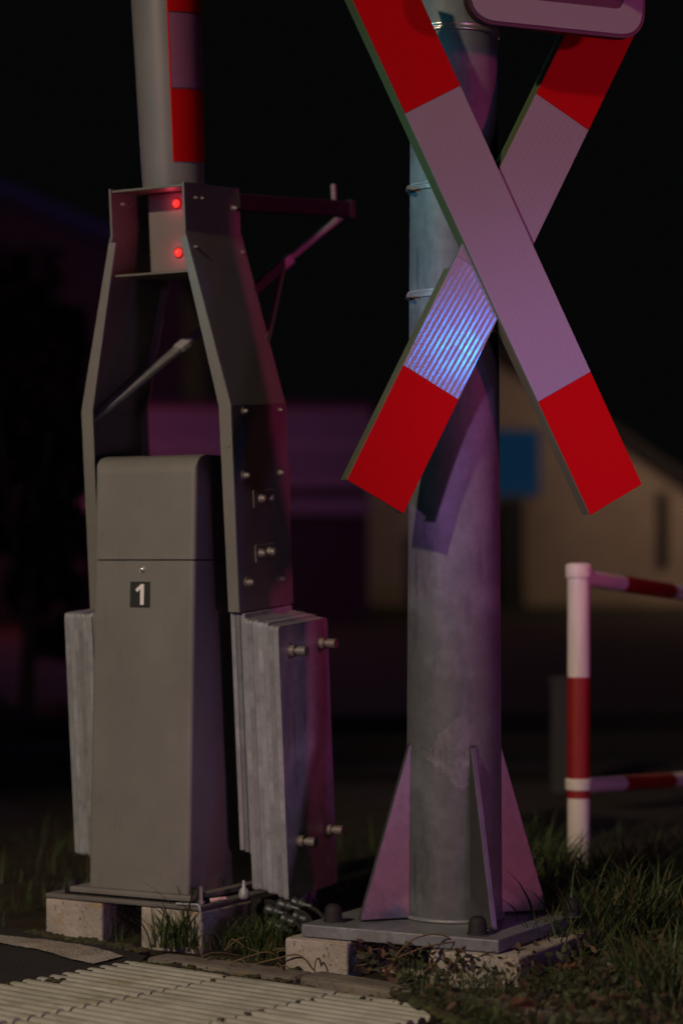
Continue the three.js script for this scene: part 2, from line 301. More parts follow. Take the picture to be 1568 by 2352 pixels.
  for (const y of [0.733, 0.617]) {
    const lm = mesh('red_glow', new THREE.SphereGeometry(0.0095, 20, 10, 0, Math.PI * 2, 0, Math.PI / 2).rotateX(Math.PI / 2), glow([1.5, 0.045, 0.03]), sock, YM.clone().multiply(new THREE.Matrix4().makeTranslation(0.026, y, 0.0125)));  // domed nut, no lamp: the red reflection is put in as emission
    lm.userData.label = 'domed nut with its red reflection painted as a glow';
    mesh('glint_ring', new THREE.TorusGeometry(0.0105, 0.003, 10, 28), glow([0.30, 0.006, 0.006]), sock, YM.clone().multiply(new THREE.Matrix4().makeTranslation(0.026, y, 0.0115)));  // rim of the nut, its red reflection also put in as emission
    const pl = new THREE.PointLight(new THREE.Color().setRGB(1, 0.06, 0.12), 0.005); pl.castShadow = true; pl.shadow.radius = 0.4;  // added light for the red spill around the nut
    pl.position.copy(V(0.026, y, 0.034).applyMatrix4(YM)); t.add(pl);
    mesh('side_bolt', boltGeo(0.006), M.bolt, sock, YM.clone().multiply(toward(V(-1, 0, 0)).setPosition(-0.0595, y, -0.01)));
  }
  // ---- the boom
  const boomAt = V(-0.012, 0, -0.035), bY0 = 0.765, bY1 = 1.75;
  const rad = (y) => 0.0725 + 0.010 * Math.min(1, (y - bY0) / 0.5);
  const boomGeo = (a0, a1, y0, y1, out, n = 40, m = 10) => {
    const pos = [], uv = [], idx = [];
    for (let j = 0; j <= m; j++) for (let i = 0; i <= n; i++) { const y = y0 + (y1 - y0) * j / m, a = a0 + (a1 - a0) * i / n, r = rad(y) + out; pos.push(boomAt.x + r * Math.sin(a), y, boomAt.z + 1.04 * r * Math.cos(a)); uv.push(a * r, y); }
    for (let j = 0; j < m; j++) for (let i = 0; i < n; i++) { const q = j * (n + 1) + i; idx.push(q, q + 1, q + n + 2, q, q + n + 2, q + n + 1); }
    const g = new THREE.BufferGeometry(); g.setAttribute('position', new THREE.Float32BufferAttribute(pos, 3)); g.setAttribute('uv', new THREE.Float32BufferAttribute(uv, 2)); g.setIndex(idx); g.computeVertexNormals(); return g;
  };
  const boom = mesh('boom', boomGeo(-Math.PI, Math.PI, bY0, bY1, 0, 80), M.boom, t, YM);
  mesh('boom_collar', lathe([[0.0745, 0], [0.0775, 0.002], [0.0775, 0.007], [0.0735, 0.009]], 64).translate(boomAt.x, bY0 + 0.002, boomAt.z), M.paintDark, boom, YM);
  const stripes = [[0.830, 1.000], [1.003, 1.177], [1.180, 1.35], [1.353, 1.52], [1.523, 1.74]];
  stripes.forEach(([y0, y1], i) => mesh(i % 2 ? 'white_sheet' : 'red_sheet', boomGeo(38 * R, 150 * R, y0, y1, 0.0022, 30, 6), i % 2 ? M.magentaLitSheet : M.red, boom, YM));
  stripes.slice(0, 4).forEach(([y0, y1]) => mesh('seam_strip', boomGeo(37.5 * R, 150 * R, y1 - 0.001, y1 + 0.004, 0.0012, 30, 1), M.black, boom, YM));
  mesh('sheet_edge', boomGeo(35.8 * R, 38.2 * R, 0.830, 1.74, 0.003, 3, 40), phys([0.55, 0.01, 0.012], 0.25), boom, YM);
  // ---- rear arm and struts
  const yl = (x, y, z) => V(x, y, z);
  const tip = yl(0.107, 0.750, -0.665);
  const arm = mesh('rear_arm', boxUV(bar(yl(0.105, 0.738, -0.12), tip, 0.03, 0.042)), M.armDark, t, YM);
  mesh('arm_pin', rod(tip.clone().add(V(-0.012, 0.01, 0.05)), tip.clone().add(V(-0.012, 0.062, 0.05)), 0.007), M.zincB, arm, YM);
  mesh('arm_clamp', boxUV(bx(0.032, 0.046, 0.03, tip.x, tip.y, tip.z, 0.004)), M.strutDark, arm, YM);
  const sa = yl(-0.205, 0.222, 0.09), sb = yl(0.09, 0.730, -0.655);
  const lerp = (k) => sa.clone().lerp(sb, k);
  const strut = mesh('strut', boxUV(bar(sa, lerp(0.46), 0.012, 0.030, V(1, 0, 0))), M.zincB, t, YM);
  mesh('strut_clip', boxUV(bar(lerp(0.34), lerp(0.375), 0.017, 0.034, V(1, 0, 0))), M.zincA, strut, YM);
  mesh('strut_rod', rod(lerp(0.45), sb, 0.009), M.zincB, strut, YM);
  mesh('strut_joint', boxUV(bar(lerp(0.72), lerp(0.79), 0.03, 0.03)), M.zincB, strut, YM);
  mesh('bolt', boltGeo(0.008), M.bolt, strut, YM.clone().multiply(toward(V(1, 0, 0.2)).setPosition(sa.x - 0.006, sa.y - 0.004, sa.z - 0.002)));
  mesh('lower_strut', boxUV(bar(yl(0.172, 0.40, -0.132), lerp(0.76), 0.012, 0.026)), M.strutDark, t, YM);
  mesh('lower_strut', boxUV(bar(yl(0.138, 0.52, -0.130), lerp(0.765), 0.012, 0.026)), M.strutDark, t, YM);
  // ---- counterweights: stacks of zinc plates
  for (const s of [1, -1]) {
    const cw = new THREE.Group(); cw.name = 'counterweight'; t.add(cw);
    const n = s > 0 ? 7 : 6, th = s > 0 ? 0.0140 : 0.0136, x0 = 0.2150;
    for (let k = 0; k < n; k++) {
      const x = s * (x0 + th * (k + 0.5)), h = (s > 0 ? 0.640 : 0.600) + rr(-0.004, 0.004), w = 0.228 + rr(-0.003, 0.003);
      const sh = new THREE.Shape(), r = 0.012; // rounded plate in z-y
      sh.moveTo(-w / 2 + r, -h / 2); sh.lineTo(w / 2 - r, -h / 2); sh.quadraticCurveTo(w / 2, -h / 2, w / 2, -h / 2 + r); sh.lineTo(w / 2, h / 2 - r); sh.quadraticCurveTo(w / 2, h / 2, w / 2 - r, h / 2); sh.lineTo(-w / 2 + r, h / 2); sh.quadraticCurveTo(-w / 2, h / 2, -w / 2, h / 2 - r); sh.lineTo(-w / 2, -h / 2 + r); sh.quadraticCurveTo(-w / 2, -h / 2, -w / 2 + r, -h / 2);
      const g = new THREE.ExtrudeGeometry(sh, { depth: th - 0.0018, bevelEnabled: true, bevelThickness: 0.0011, bevelSize: 0.0011, bevelOffset: -0.0011, bevelSegments: 2, curveSegments: 5 }).translate(0, 0, -(th - 0.0018) / 2).rotateY(-Math.PI / 2);
      const uvg = boxUV(g.clone().translate(0, k * 0.31, k * 0.17)).translate(0, -k * 0.31, -k * 0.17);
      mesh('weight_plate', uvg, [M.zinc, M.zincA, M.zinc, M.zincW][(k * 3 + (s > 0 ? 0 : 1)) % 4], cw, YM.clone().multiply(new THREE.Matrix4().makeTranslation(x, (s > 0 ? -0.245 : -0.240) - h / 2 + rr(-0.002, 0.002) - (s > 0 ? k * 0.003 : 0), -0.018 + rr(-0.0012, 0.0012))));
    }
    const xo = x0 + th * n;
    for (const [y, z] of [[-0.325, 0.045], [-0.322, -0.092], [-0.775, 0.038], [-0.770, -0.092]]) {
      const len = s > 0 ? 0.045 : 0.02, stud = rod(V(0, 0, 0), V(0, len, 0), 0.0085), nut = new THREE.CylinderGeometry(0.0155, 0.0155, 0.013, 6).translate(0, 0.009, 0), wa = new THREE.CylinderGeometry(0.019, 0.019, 0.003, 24).translate(0, 0.0015, 0), end = new THREE.CylinderGeometry(0.0115, 0.0115, len * 0.5, 18).translate(0, len * 0.74, 0);
      mesh('weight_bolt', [stud, nut, wa, end], M.boltDull, cw, YM.clone().multiply(toward(V(s, 0, 0)).setPosition(s * xo, y, z)));
    }
  }
  // ---- small fittings on the base plate
  const dome = lathe([[0, 0.036], [0.008, 0.0345], [0.0135, 0.029], [0.017, 0.019], [0.0178, 0.0], [0, 0]], 28);
  for (const [x, z] of [[-0.332, 0.0], [0.018, -0.010], [0.02, -0.44], [-0.332, -0.44]]) mesh('cap_nut', dome.clone().translate(x, 0.0905, z), M.rubber, t);
  mesh('earth_stud', [rod(V(0.040, 0.09, 0.008), V(0.040, 0.132, 0.008), 0.0045), new THREE.CylinderGeometry(0.009, 0.009, 0.008, 6).translate(0.040, 0.096, 0.008)], M.bolt, t);
  mesh('cable_end', rod(V(0.052, 0.098, -0.012), V(0.085, 0.104, -0.03), 0.0055, 0.004), std([0.55, 0.35, 0.36], 0.5), t);
  mesh('grease_nipple', lathe([[0, 0.045], [0.004, 0.044], [0.004, 0.030], [0.011, 0.022], [0.013, 0.008], [0.009, 0], [0, 0]], 18).translate(0.088, 0.092, -0.10), M.zincA, t);
  const curve = new THREE.CatmullRomCurve3([V(-0.01, 0.0925, 0.036), V(0.03, 0.0935, 0.036), V(0.052, 0.092, 0.035), V(0.056, 0.075, 0.035), V(0.055, 0.06, 0.036)]);
  mesh('bent_wire', new THREE.TubeGeometry(curve, 24, 0.0028, 8), M.zincA, t);
}
// cable glands beside the footing
{
  const t = thing('cable_glands', 'three shiny metal cable fittings low in the grass beside the barrier footing', 'cable fitting', [0, 0, 0]);
  for (const [px, py] of [[612, 2088], [640, 2076], [668, 2070]]) {
    const p = at(px, py, 5.5), d = V(0.75, -0.12, 0.5);
    const g = lathe([[0, 0.0], [0.013, 0.0], [0.015, 0.004], [0.015, 0.014], [0.011, 0.017], [0.011, 0.026], [0.0135, 0.028], [0.0135, 0.036], [0.006, 0.042], [0.006, 0.06], [0, 0.06]], 20);
    mesh('gland', g, M.gland, t, toward(d).setPosition(p));
    const c = new THREE.CatmullRomCurve3([p.clone().addScaledVector(d, 0.05), p.clone().addScaledVector(d, 0.09).add(V(0, -0.01, 0)), p.clone().addScaledVector(d, 0.12).add(V(0.01, -0.06, 0)), p.clone().addScaledVector(d, 0.13).add(V(0.015, -0.14, 0))]);
    mesh('cable', new THREE.TubeGeometry(c, 16, 0.0055, 8), M.rubber, t);
    const q = at(px + 6, py + 32, 5.47); mesh('gland', g, M.gland, t, toward(V(0.9, -0.3, 0.3)).setPosition(q));
  }
  mesh('junction_box', boxUV(bx(0.10, 0.06, 0.10, at(625, 2100, 5.58).x, 0.055, -5.60, 0.006)), M.rubber, t);
}

// ------------------------------------------------------------------ the mast
const MAST = V(0.25, 0, -5.23), MA = 20 * R, PSI = 24 * R;
{
  const t = thing('signal_mast', 'tall galvanised steel mast with triangular base fins beside the barrier machine', 'mast', MAST.toArray(), 0);
  mesh('mast_tube', (() => {
    const prof = []; for (let y = 0.088; y <= 3.3; y += 0.03) prof.push([0.1075 - 0.0095 * Math.min(1.2, y / 1.75), y]);
    const g = lathe(prof, 96), p = g.attributes.position, u = g.attributes.uv; for (let i = 0; i < p.count; i++) u.setXY(i, u.getX(i) * 0.66, p.getY(i)); return g;
  })(), std([0.14, 0.155, 0.168], 0.62, { map: rep(tZinc, 1.5), metalness: 0.15, bumpMap: rep(tGrain, 3), bumpScale: 0.0004 }), t);
  for (const [y, r] of [[2.052, 0.0990], [1.707, 0.1005], [1.47, 0.1015]]) {
    const b = mesh('strap_band', lathe([[r - 0.006, -0.012], [r, -0.012], [r + 0.002, -0.010], [r + 0.002, -0.004], [r, -0.002], [r, 0.002], [r + 0.002, 0.004], [r + 0.002, 0.01], [r, 0.012], [r - 0.006, 0.012]], 80).scale(1, 0.75, 1).translate(0, y, 0), y > 2 ? M.bolt : M.zincB, t);
    mesh('band_screw', rod(V(-r * 0.98 - 0.004, y - 0.006, 0.02), V(-r * 0.98 - 0.004, y - 0.006, 0.075), 0.0045), M.bolt, b);
  }
  const fin = poly([[0.0, 0.0], [0.132, 0.0], [0.132, 0.006], [0.018, 0.38], [0.008, 0.39], [0.0, 0.39]], 0.014, 0.002).translate(0.092, 0.094, -0.007);
  const mf = std([0.20, 0.20, 0.205], 0.42, { map: tZinc, metalness: 0.75 });
  for (let k = 0; k < 4; k++) mesh('fin', boxUV(fin.clone()).rotateY(-Math.PI / 2 + MA + k * Math.PI / 2), mf, t);
  mesh('weld_seam', new THREE.TorusGeometry(0.1085, 0.005, 8, 80).rotateX(Math.PI / 2).translate(0, 0.095, 0), M.zincB, t);
  { // a patch of repair zinc on the tube, with its own ragged outline
    const pts = []; for (let i = 0; i < 90; i++) { const a = i / 90 * 2 * Math.PI, r = 0.25 + 1.5 * fbm(0.5 + 0.3 * Math.cos(a), 0.5 + 0.3 * Math.sin(a), 9, 5, 301); pts.push(new THREE.Vector2(-0.30 + 0.75 * r * Math.cos(a), 0.46 + 0.05 * r * Math.sin(a) + 0.03 * Math.sin(2 * a))); }
    
    const flat = new THREE.ShapeGeometry(new THREE.Shape(pts));
    let tri = flat.toNonIndexed(); const src = Array.from(tri.attributes.position.array), out = [];
    const split = (A, B, C, n) => { if (!n) { out.push(...A, ...B, ...C); return; } const m = (p, q) => [(p[0] + q[0]) / 2, (p[1] + q[1]) / 2, 0], ab = m(A, B), bc = m(B, C), ca = m(C, A); split(A, ab, ca, n - 1); split(ab, B, bc, n - 1); split(ca, bc, C, n - 1); split(ab, bc, ca, n - 1); };
    for (let i = 0; i < src.length; i += 9) split(src.slice(i, i + 3), src.slice(i + 3, i + 6), src.slice(i + 6, i + 9), 4);
    const pos = new Float32Array(out.length), nor = new Float32Array(out.length), uv = new Float32Array(out.length / 3 * 2);
    for (let i = 0; i < out.length; i += 3) { const a = out[i], y = out[i + 1], r = 0.1075 - 0.0095 * y / 1.75 + 0.0009; pos.set([r * Math.sin(a), y, r * Math.cos(a)], i); nor.set([Math.sin(a), 0, Math.cos(a)], i); uv.set([a * 0.1, y], i / 3 * 2); }
    const gg = new THREE.BufferGeometry(); gg.setAttribute('position', new THREE.BufferAttribute(pos, 3)); gg.setAttribute('normal', new THREE.BufferAttribute(nor, 3)); gg.setAttribute('uv', new THREE.BufferAttribute(uv, 2));
    mesh('zinc_patch', gg, std([0.18, 0.19, 0.2], 0.55, { map: rep(tZinc, 5), metalness: 0.2 }), t);
  }
  const pl = mesh('base_plate', boxUV(new RoundedBoxGeometry(0.47, 0.028, 0.5, 3, 0.004).translate(-0.015, 0, 0)).rotateY(-28 * R).translate(0, 0.076, 0), M.zincB, t);
  const dome = lathe([[0, 0.040], [0.010, 0.0385], [0.0165, 0.033], [0.0195, 0.022], [0.020, 0.0045], [0.0225, 0.004], [0.0225, 0], [0, 0]], 32);
  const ring = lathe([[0.0, 0], [0.024, 0], [0.024, 0.003], [0, 0.003]], 28);
  const loc = (p) => p.clone().sub(MAST);
  const d1 = loc(at(765, 2121, 5.145)).setY(0.09), d2 = loc(at(1096, 2151, 4.97)).setY(0.09);
  for (const d of [d1, d2, V(0.05, 0.09, -0.26), V(0.26, 0.09, 0.0)]) { const c = mesh('cap_nut', dome.clone().translate(d.x, d.y + 0.002, d.z), M.rubber, t); mesh('washer', ring.clone().translate(d.x, d.y, d.z), M.bolt, c); }
  // concrete footing in two pads
  const f = thing('concrete_foundation', 'pale concrete footing beneath the steel mast and its base plate', 'foundation', MAST.toArray(), -28 * R);
  mesh('concrete_pad', block('', 0.155, 0.13, 0.53, -0.205, -0.005, -0.0).g, M.conc, f);
  mesh('concrete_pad', block('', 0.21, 0.13, 0.53, 0.17, -0.005, -0.0).g, M.conc, f);
  mesh('crosspiece', block('', 0.19, 0.122, 0.34, -0.03, -0.009, -0.03).g, M.conc, f);
}
// ------------------------------------------------------------------ the warning cross
// local axes of the sign plane: x right along the plane, y up, z out of the plane
const CROSS0 = V(0.314 + 0.029 * Math.cos(PSI), 1.5635, -5.063 - 0.029 * Math.sin(PSI));
const tStripe = tex(1024, (u, v) => { // glossy strips between dull ones, with small cells
  const w = u * 12, c = Math.abs((w % 1) - 0.5) * 2 + 0.25 * (vn(u, v, 256, 26) - 0.5), cell = vn(u, v, 200, 6), big = fbm(u, v, 5, 3, 31); return c < 0.44 ? 0.06 + 0.10 * cell * cell + 0.10 * big : 0.9;
}, false);
const tFaint = tex(512, (u, v) => { const c = Math.abs(((u * 12) % 1) - 0.5) * 2; return 0.45 + 0.3 * c + 0.15 * vn(u, v, 128, 6); }, false);
const tStripeB = tex(512, (u, v) => vn(u, v, 128, 6) * 0.6 + vn(u, v, 256, 16) * 0.4, false);
{
  const cross = thing('warning_cross', 'red and white diagonal warning cross mounted on the steel mast', 'crossing sign', CROSS0.toArray(), PSI);
  const HW = 0.075, HL = 0.619, WH = 0.341, TH = 28 * R;
  const striped = phys([0.17, 0.18, 0.195], 1, { ior: 2.1, roughnessMap: rep(tStripe, 6.9) }), ribbed = phys([0.175, 0.19, 0.21], 1, { roughnessMap: rep(tFaint, 6.9), specularIntensity: 0.7, bumpMap: rep(tFaint, 6.9), bumpScale: 0.0004 });
  for (const [k, s, z] of [[0, 1, 0], [1, -1, -0.009]]) {
    // s = 1 runs from top left to bottom right, in front; s = -1 the other way, behind
    const m = new THREE.Matrix4().makeRotationZ(s * TH).setPosition(0, 0, z);
    const hole = (y0, y1, w, dz, depth) => boxUV(new RoundedBoxGeometry(w, y1 - y0, depth, 2, Math.min(0.001, depth * 0.3)).translate(0, (y0 + y1) / 2, dz));
    const shell = [hole(-HL, HL, 2 * HW, -0.0035, 0.005)];
    if (s > 0) shell.push(boxUV(bx(0.005, 2 * HL - 0.002, 0.028, -HW + 0.0026, 0, -0.0195, 0.001)), boxUV(bx(0.005, 2 * HL - 0.002, 0.028, HW - 0.0026, 0, -0.0195, 0.001)));
    else for (const y of [1, -1]) for (const q of [1, -1]) shell.push(boxUV(bx(0.005, HL - 0.10, 0.028, q * (HW - 0.0026), y * (HL + 0.10) / 2 - y * 0.001, -0.0195, 0.001)));
    const bl = mesh('blade', shell, M.olive, cross, m);
    const parts = s > 0 ? [['red_sheet', WH, HL, M.red], ['white_sheet', -WH, WH, ribbed], ['red_sheet', -HL, -WH, M.red]] : [['red_sheet', WH, HL, M.red], ['white_sheet', -0.07, WH, ribbed], ['white_sheet', -WH, -0.07, striped], ['red_sheet', -HL, -WH, M.red]];
    for (const [n, y0, y1, mt] of parts) {
      const g = new RoundedBoxGeometry(2 * HW - 0.002, y1 - y0 - 0.0006, 0.0018, 1, 0.0004).translate(0, (y0 + y1) / 2, 0);
      boxUV(g); if (mt === striped || mt === ribbed) g.attributes.uv.array.forEach((_, i, a) => { if (i % 2 === 0) { const x = a[i], y = a[i + 1]; a[i] = x * Math.cos(0.07) - y * Math.sin(0.07); a[i + 1] = y * Math.cos(0.07) + x * Math.sin(0.07); } });
      mesh(n, g, mt, bl, m);
    }
  }
  // brackets behind the blades
  for (const [y, w] of [[0.165, 0.15], [-0.165, 0.15]]) mesh('bracket', [boxUV(bx(w, 0.04, 0.03, -0.02, y, -0.055, 0.002)), boxUV(bx(0.03, 0.06, 0.03, -0.085, y, -0.03, 0.002))], M.olive, cross);
}
// ------------------------------------------------------------------ the signal board above
{
  const O = V(0.314, 1.3, -5.063).add(V(Math.sin(PSI), 0, Math.cos(PSI)).multiplyScalar(0.12));
  const t = thing('signal_board', 'black signal board with rounded white border above the warning cross', 'signal board', O.toArray(), PSI);
  const rr2 = (x0, x1, y0, y1, r) => { const s = new THREE.Shape(); s.moveTo(x0 + r, y0); s.lineTo(x1 - r, y0); s.quadraticCurveTo(x1, y0, x1, y0 + r); s.lineTo(x1, y1 - r); s.quadraticCurveTo(x1, y1, x1 - r, y1); s.lineTo(x0 + r, y1); s.quadraticCurveTo(x0, y1, x0, y1 - r); s.lineTo(x0, y0 + r); s.quadraticCurveTo(x0, y0, x0 + r, y0); return s; };
  const X0 = -0.101, X1 = 0.315, Y0 = 0.715, Y1 = 1.5;
  const ex = (s, d, z) => boxUV(new THREE.ExtrudeGeometry(s, { depth: d, bevelEnabled: true, bevelThickness: 0.001, bevelSize: 0.001, bevelOffset: -0.001, curveSegments: 12 }).translate(0, 0, z));
  const b = mesh('board', ex(rr2(X0 - 0.008, X1 + 0.008, Y0 - 0.008, Y1 + 0.008, 0.07), 0.02, -0.024), M.black, t);
  const ringS = rr2(X0, X1, Y0, Y1, 0.062); ringS.holes.push(rr2(X0 + 0.052, X1 - 0.048, Y0 + 0.054, Y1 - 0.05, 0.022));
  mesh('white_border', ex(ringS, 0.001, -0.0022), M.white, b);
  for (const y of [0.97, 1.26]) mesh('lamp_hood', new THREE.CylinderGeometry(0.11, 0.115, 0.16, 40, 1, true).rotateX(Math.PI / 2).translate((X0 + X1) / 2, y, 0.08), M.black, t);
  mesh('board_bracket', [boxUV(bx(0.05, 0.05, 0.12, -0.03, 0.95, -0.085, 0.003)), boxUV(bx(0.05, 0.05, 0.12, -0.03, 1.30, -0.085, 0.003))], M.olive, t);
}
// ------------------------------------------------------------------ the railing
{
  const P0 = at(1328, 2060, 6.3); P0.y = -0.03;
  const t = thing('tube_railing', 'red and white striped tube railing standing in the grass', 'railing', [P0.x, 0, P0.z]);
  const yy = (py) => EYE - (py - CY) * 6.3 / F, r = 0.0302;
  const tube = (y0, y1, q = r) => new THREE.CylinderGeometry(q, q, y1 - y0, 40).translate(0, (y0 + y1) / 2, 0);
  const dir = at(1568, 1355, 6.97).sub(at(1360, 1325, 6.3)); dir.y = -0.047; dir.normalize();
  const far = dir.clone().multiplyScalar(1.5); const fy = far.y; far.y = 0;
  for (const o of [V(0, 0, 0), far]) {
    const dy = o === far ? fy : 0, T = (g) => g.translate(o.x, dy, o.z);
    const p = mesh('post', T(tube(-0.15, yy(1300))), M.postWhite, t);
    mesh('red_band', T(tube(yy(1830), yy(1555), r + 0.0008)), M.postRed, p);
    mesh('lower_white_band', T(tube(yy(1828) - 0.005, yy(1823), r + 0.0012)), M.postRed, p);
    mesh('cap_collar', T(lathe([[0, yy(1292)], [0.024, yy(1292.5)], [0.031, yy(1295)], [0.0345, yy(1298)], [0.0355, yy(1301)], [0.0355, yy(1325)], [0.034, yy(1327)], [r, yy(1328)]], 40)), M.postWhite, p);
    mesh('lower_collar', T(lathe([[r, yy(1787)], [0.034, yy(1788)], [0.0358, yy(1790)], [0.0358, yy(1812)], [0.034, yy(1814)], [r, yy(1815)]], 40)), M.postWhite, p);
  }
  for (const [py, rad] of [[1325, 0.0225], [1805, 0.0215]]) {
    const a = V(0, yy(py), 0), cuts = [0, 0.33, 0.75, 1.1, 1.5];
    const rail = mesh('rail', rod(a, a.clone().addScaledVector(dir, 1.5), rad), M.postWhite, t);
    for (let k = 1; k < 4; k += 2) mesh('red_band', rod(a.clone().addScaledVector(dir, cuts[k]), a.clone().addScaledVector(dir, cuts[k + 1]), rad + 0.0008), M.postRed, rail);
    mesh('rail_sleeve', rod(a.clone().addScaledVector(dir, 0.03), a.clone().addScaledVector(dir, 0.07), rad + 0.004), M.postWhite, rail);
  }
}

// ------------------------------------------------------------------ grass, litter and leaves
function blade(h, w, bend) {
  const n = 4, pos = [], idx = [];
  for (let i = 0; i <= n; i++) { const t = i / n, y = h * t * (1 - 0.25 * bend * t), x = h * bend * t * t * 0.6, q = w * (1 - t * t * 0.96) / 2; pos.push(x, y, -q, x + 0.15 * q, y, 0, x, y, q); }
  for (let i = 0; i < n; i++) for (let k = 0; k < 2; k++) { const a = i * 3 + k; idx.push(a, a + 1, a + 4, a, a + 4, a + 3); }
  const g = new THREE.BufferGeometry(); g.setAttribute('position', new THREE.Float32BufferAttribute(pos, 3)); g.setIndex(idx); g.computeVertexNormals(); return g;
}
const leafMat = (rough = 0.6) => phys([1, 1, 1], rough, { side: THREE.DoubleSide, transmission: 0.25, thickness: 0 });
function inst(name, geo, mat, list, label, category) {
  const m = new THREE.InstancedMesh(geo, mat, list.length), o = new THREE.Object3D();
  list.forEach((q, i) => { o.position.copy(q.p); o.rotation.set(q.rx ?? 0, q.ry ?? 0, q.rz ?? 0, 'YXZ'); o.scale.setScalar(1); if (q.s) o.scale.set(...(Array.isArray(q.s) ? q.s : [q.s, q.s, q.s])); o.updateMatrix(); m.setMatrixAt(i, o.matrix); m.setColorAt(i, new THREE.Color().setRGB(...q.c)); });
  m.name = numbered(name); m.castShadow = m.receiveShadow = true; m.userData.kind = 'stuff'; tag(m, label, category); scene.add(m); return m;
}
const GC = [[0.05, 0.085, 0.018], [0.035, 0.07, 0.016], [0.075, 0.10, 0.022], [0.11, 0.095, 0.035], [0.04, 0.08, 0.025], [0.045, 0.085, 0.02]];
const pick = (a) => a[Math.floor(rnd() * a.length)], tint = (c, k = 0.25) => { const s = 1 + rr(-k, k); return c.map((x) => x * s * (1 + rr(-0.08, 0.08))); };
{
  const list = [];
  const add = (n, area, h0, h1, keep = () => true, lean = 0.35) => { for (let i = 0; i < n; i++) { const p = area(); if (!p || !keep(p)) continue; const h = rr(h0, h1); list.push({ p, ry: rr(0, 6.283), rz: rr(-lean, 0.12), s: [h, h, h * rr(0.6, 1.2)], c: tint(pick(GC)) }); } };
  const box = (x0, x1, z0, z1, y = 0.0) => () => V(rr(x0, x1), y, rr(z0, z1));
  const noise = (p, t) => fbm(p.x / 3 + 4, p.z / 3 + 4, 9, 3, 131) > t;
  add(8200, box(0.42, 1.5, -6.6, -5.25, 0.02), 0.10, 0.24, (p) => noise(p, 0.42));            // tall grass right of the mast
  add(3600, box(0.2, 1.4, -5.0, -4.2, 0.0), 0.03, 0.10, (p) => { const px = CX + p.x * F / -p.z, py = CY + EYE * F / -p.z; return py < 2262 + (px - 880) * 0.5 && px > 900; }, 0.7);
  add(5200, box(0.55, 1.3, -5.35, -4.5, 0.03), 0.07, 0.17, (p) => noise(p, 0.46) && p.x > 0.55 + (-4.7 - p.z) * -0.1);
  add(2600, box(-1.6, 1.2, -7.6, -6.0, -0.02), 0.06, 0.16, (p) => noise(p, 0.5));
  add(700, box(-1.2, -0.75, -6.1, -5.66), 0.03, 0.10, (p) => noise(p, 0.45));
  // tufts at the footings
  const tuft = (px, py, n, h0, h1, spread) => { const c = ground(px, py, -0.005); for (let i = 0; i < n; i++) { const h = rr(h0, h1); list.push({ p: c.clone().add(V(rr(-spread, spread), 0, rr(-0.02, 0.02))), ry: rr(0, 6.283), rz: rr(-0.45, 0.1), s: [h, h, h], c: tint(pick(GC)) }); } };
  tuft(400, 2178, 60, 0.05, 0.15, 0.055); tuft(455, 2180, 45, 0.03, 0.08, 0.04); tuft(380, 2176, 22, 0.09, 0.17, 0.03); tuft(425, 2174, 14, 0.16, 0.25, 0.02);
  tuft(560, 2178, 140, 0.04, 0.11, 0.05); tuft(610, 2185, 170, 0.05, 0.12, 0.05); tuft(640, 2150, 90, 0.06, 0.14, 0.05); tuft(600, 2205, 60, 0.03, 0.07, 0.04); tuft(700, 2130, 60, 0.08, 0.16, 0.04);
  tuft(735, 2225, 12, 0.03, 0.08, 0.03); tuft(800, 2232, 12, 0.02, 0.05, 0.05); tuft(290, 2164, 40, 0.02, 0.06, 0.03); tuft(1110, 2172, 120, 0.05, 0.13, 0.09); tuft(1190, 2178, 160, 0.07, 0.16, 0.09); tuft(1250, 2170, 200, 0.08, 0.2, 0.09); tuft(1150, 2160, 160, 0.08, 0.18, 0.06); tuft(1210, 2140, 160, 0.10, 0.22, 0.07); tuft(980, 2235, 60, 0.03, 0.08, 0.08);
  for (let i = 0; i < 260; i++) { const p = gp(rr(0.62, 1.0), rr(0.42, 0.6), -0.006); const h = rr(0.015, 0.04); list.push({ p, ry: rr(0, 6.283), rz: rr(-0.9, 0.1), s: [h, h, h], c: tint(pick(GC)) }); }
  for (let i = 0; i < 1100; i++) { const p = ground(rr(1110, 1380), rr(2150, 2225), 0), h = rr(0.06, 0.17) * (0.55 + 0.45 * Math.min(1, Math.max(0, (CX + p.x * F / -p.z - 1110) / 120))); list.push({ p, ry: rr(0, 6.283), rz: rr(-0.6, 0.1), s: [h, h, h], c: tint(pick(GC)) }); }
  for (let i = 0; i < 900; i++) { const t = rnd(), p = ground(905 + 220 * t + rr(-8, 30), 2258 + 110 * t + rr(-12, 8), 0.004), h = rr(0.02, 0.075); list.push({ p, ry: rr(0, 6.283), rz: rr(-1.0, 0.1), s: [h, h, h], c: tint(pick(GC)) }); }
  inst('grass', blade(1, 0.034, 0.85), leafMat(), list, 'tall dark grass growing around the mast footing and railing', 'grass');
}
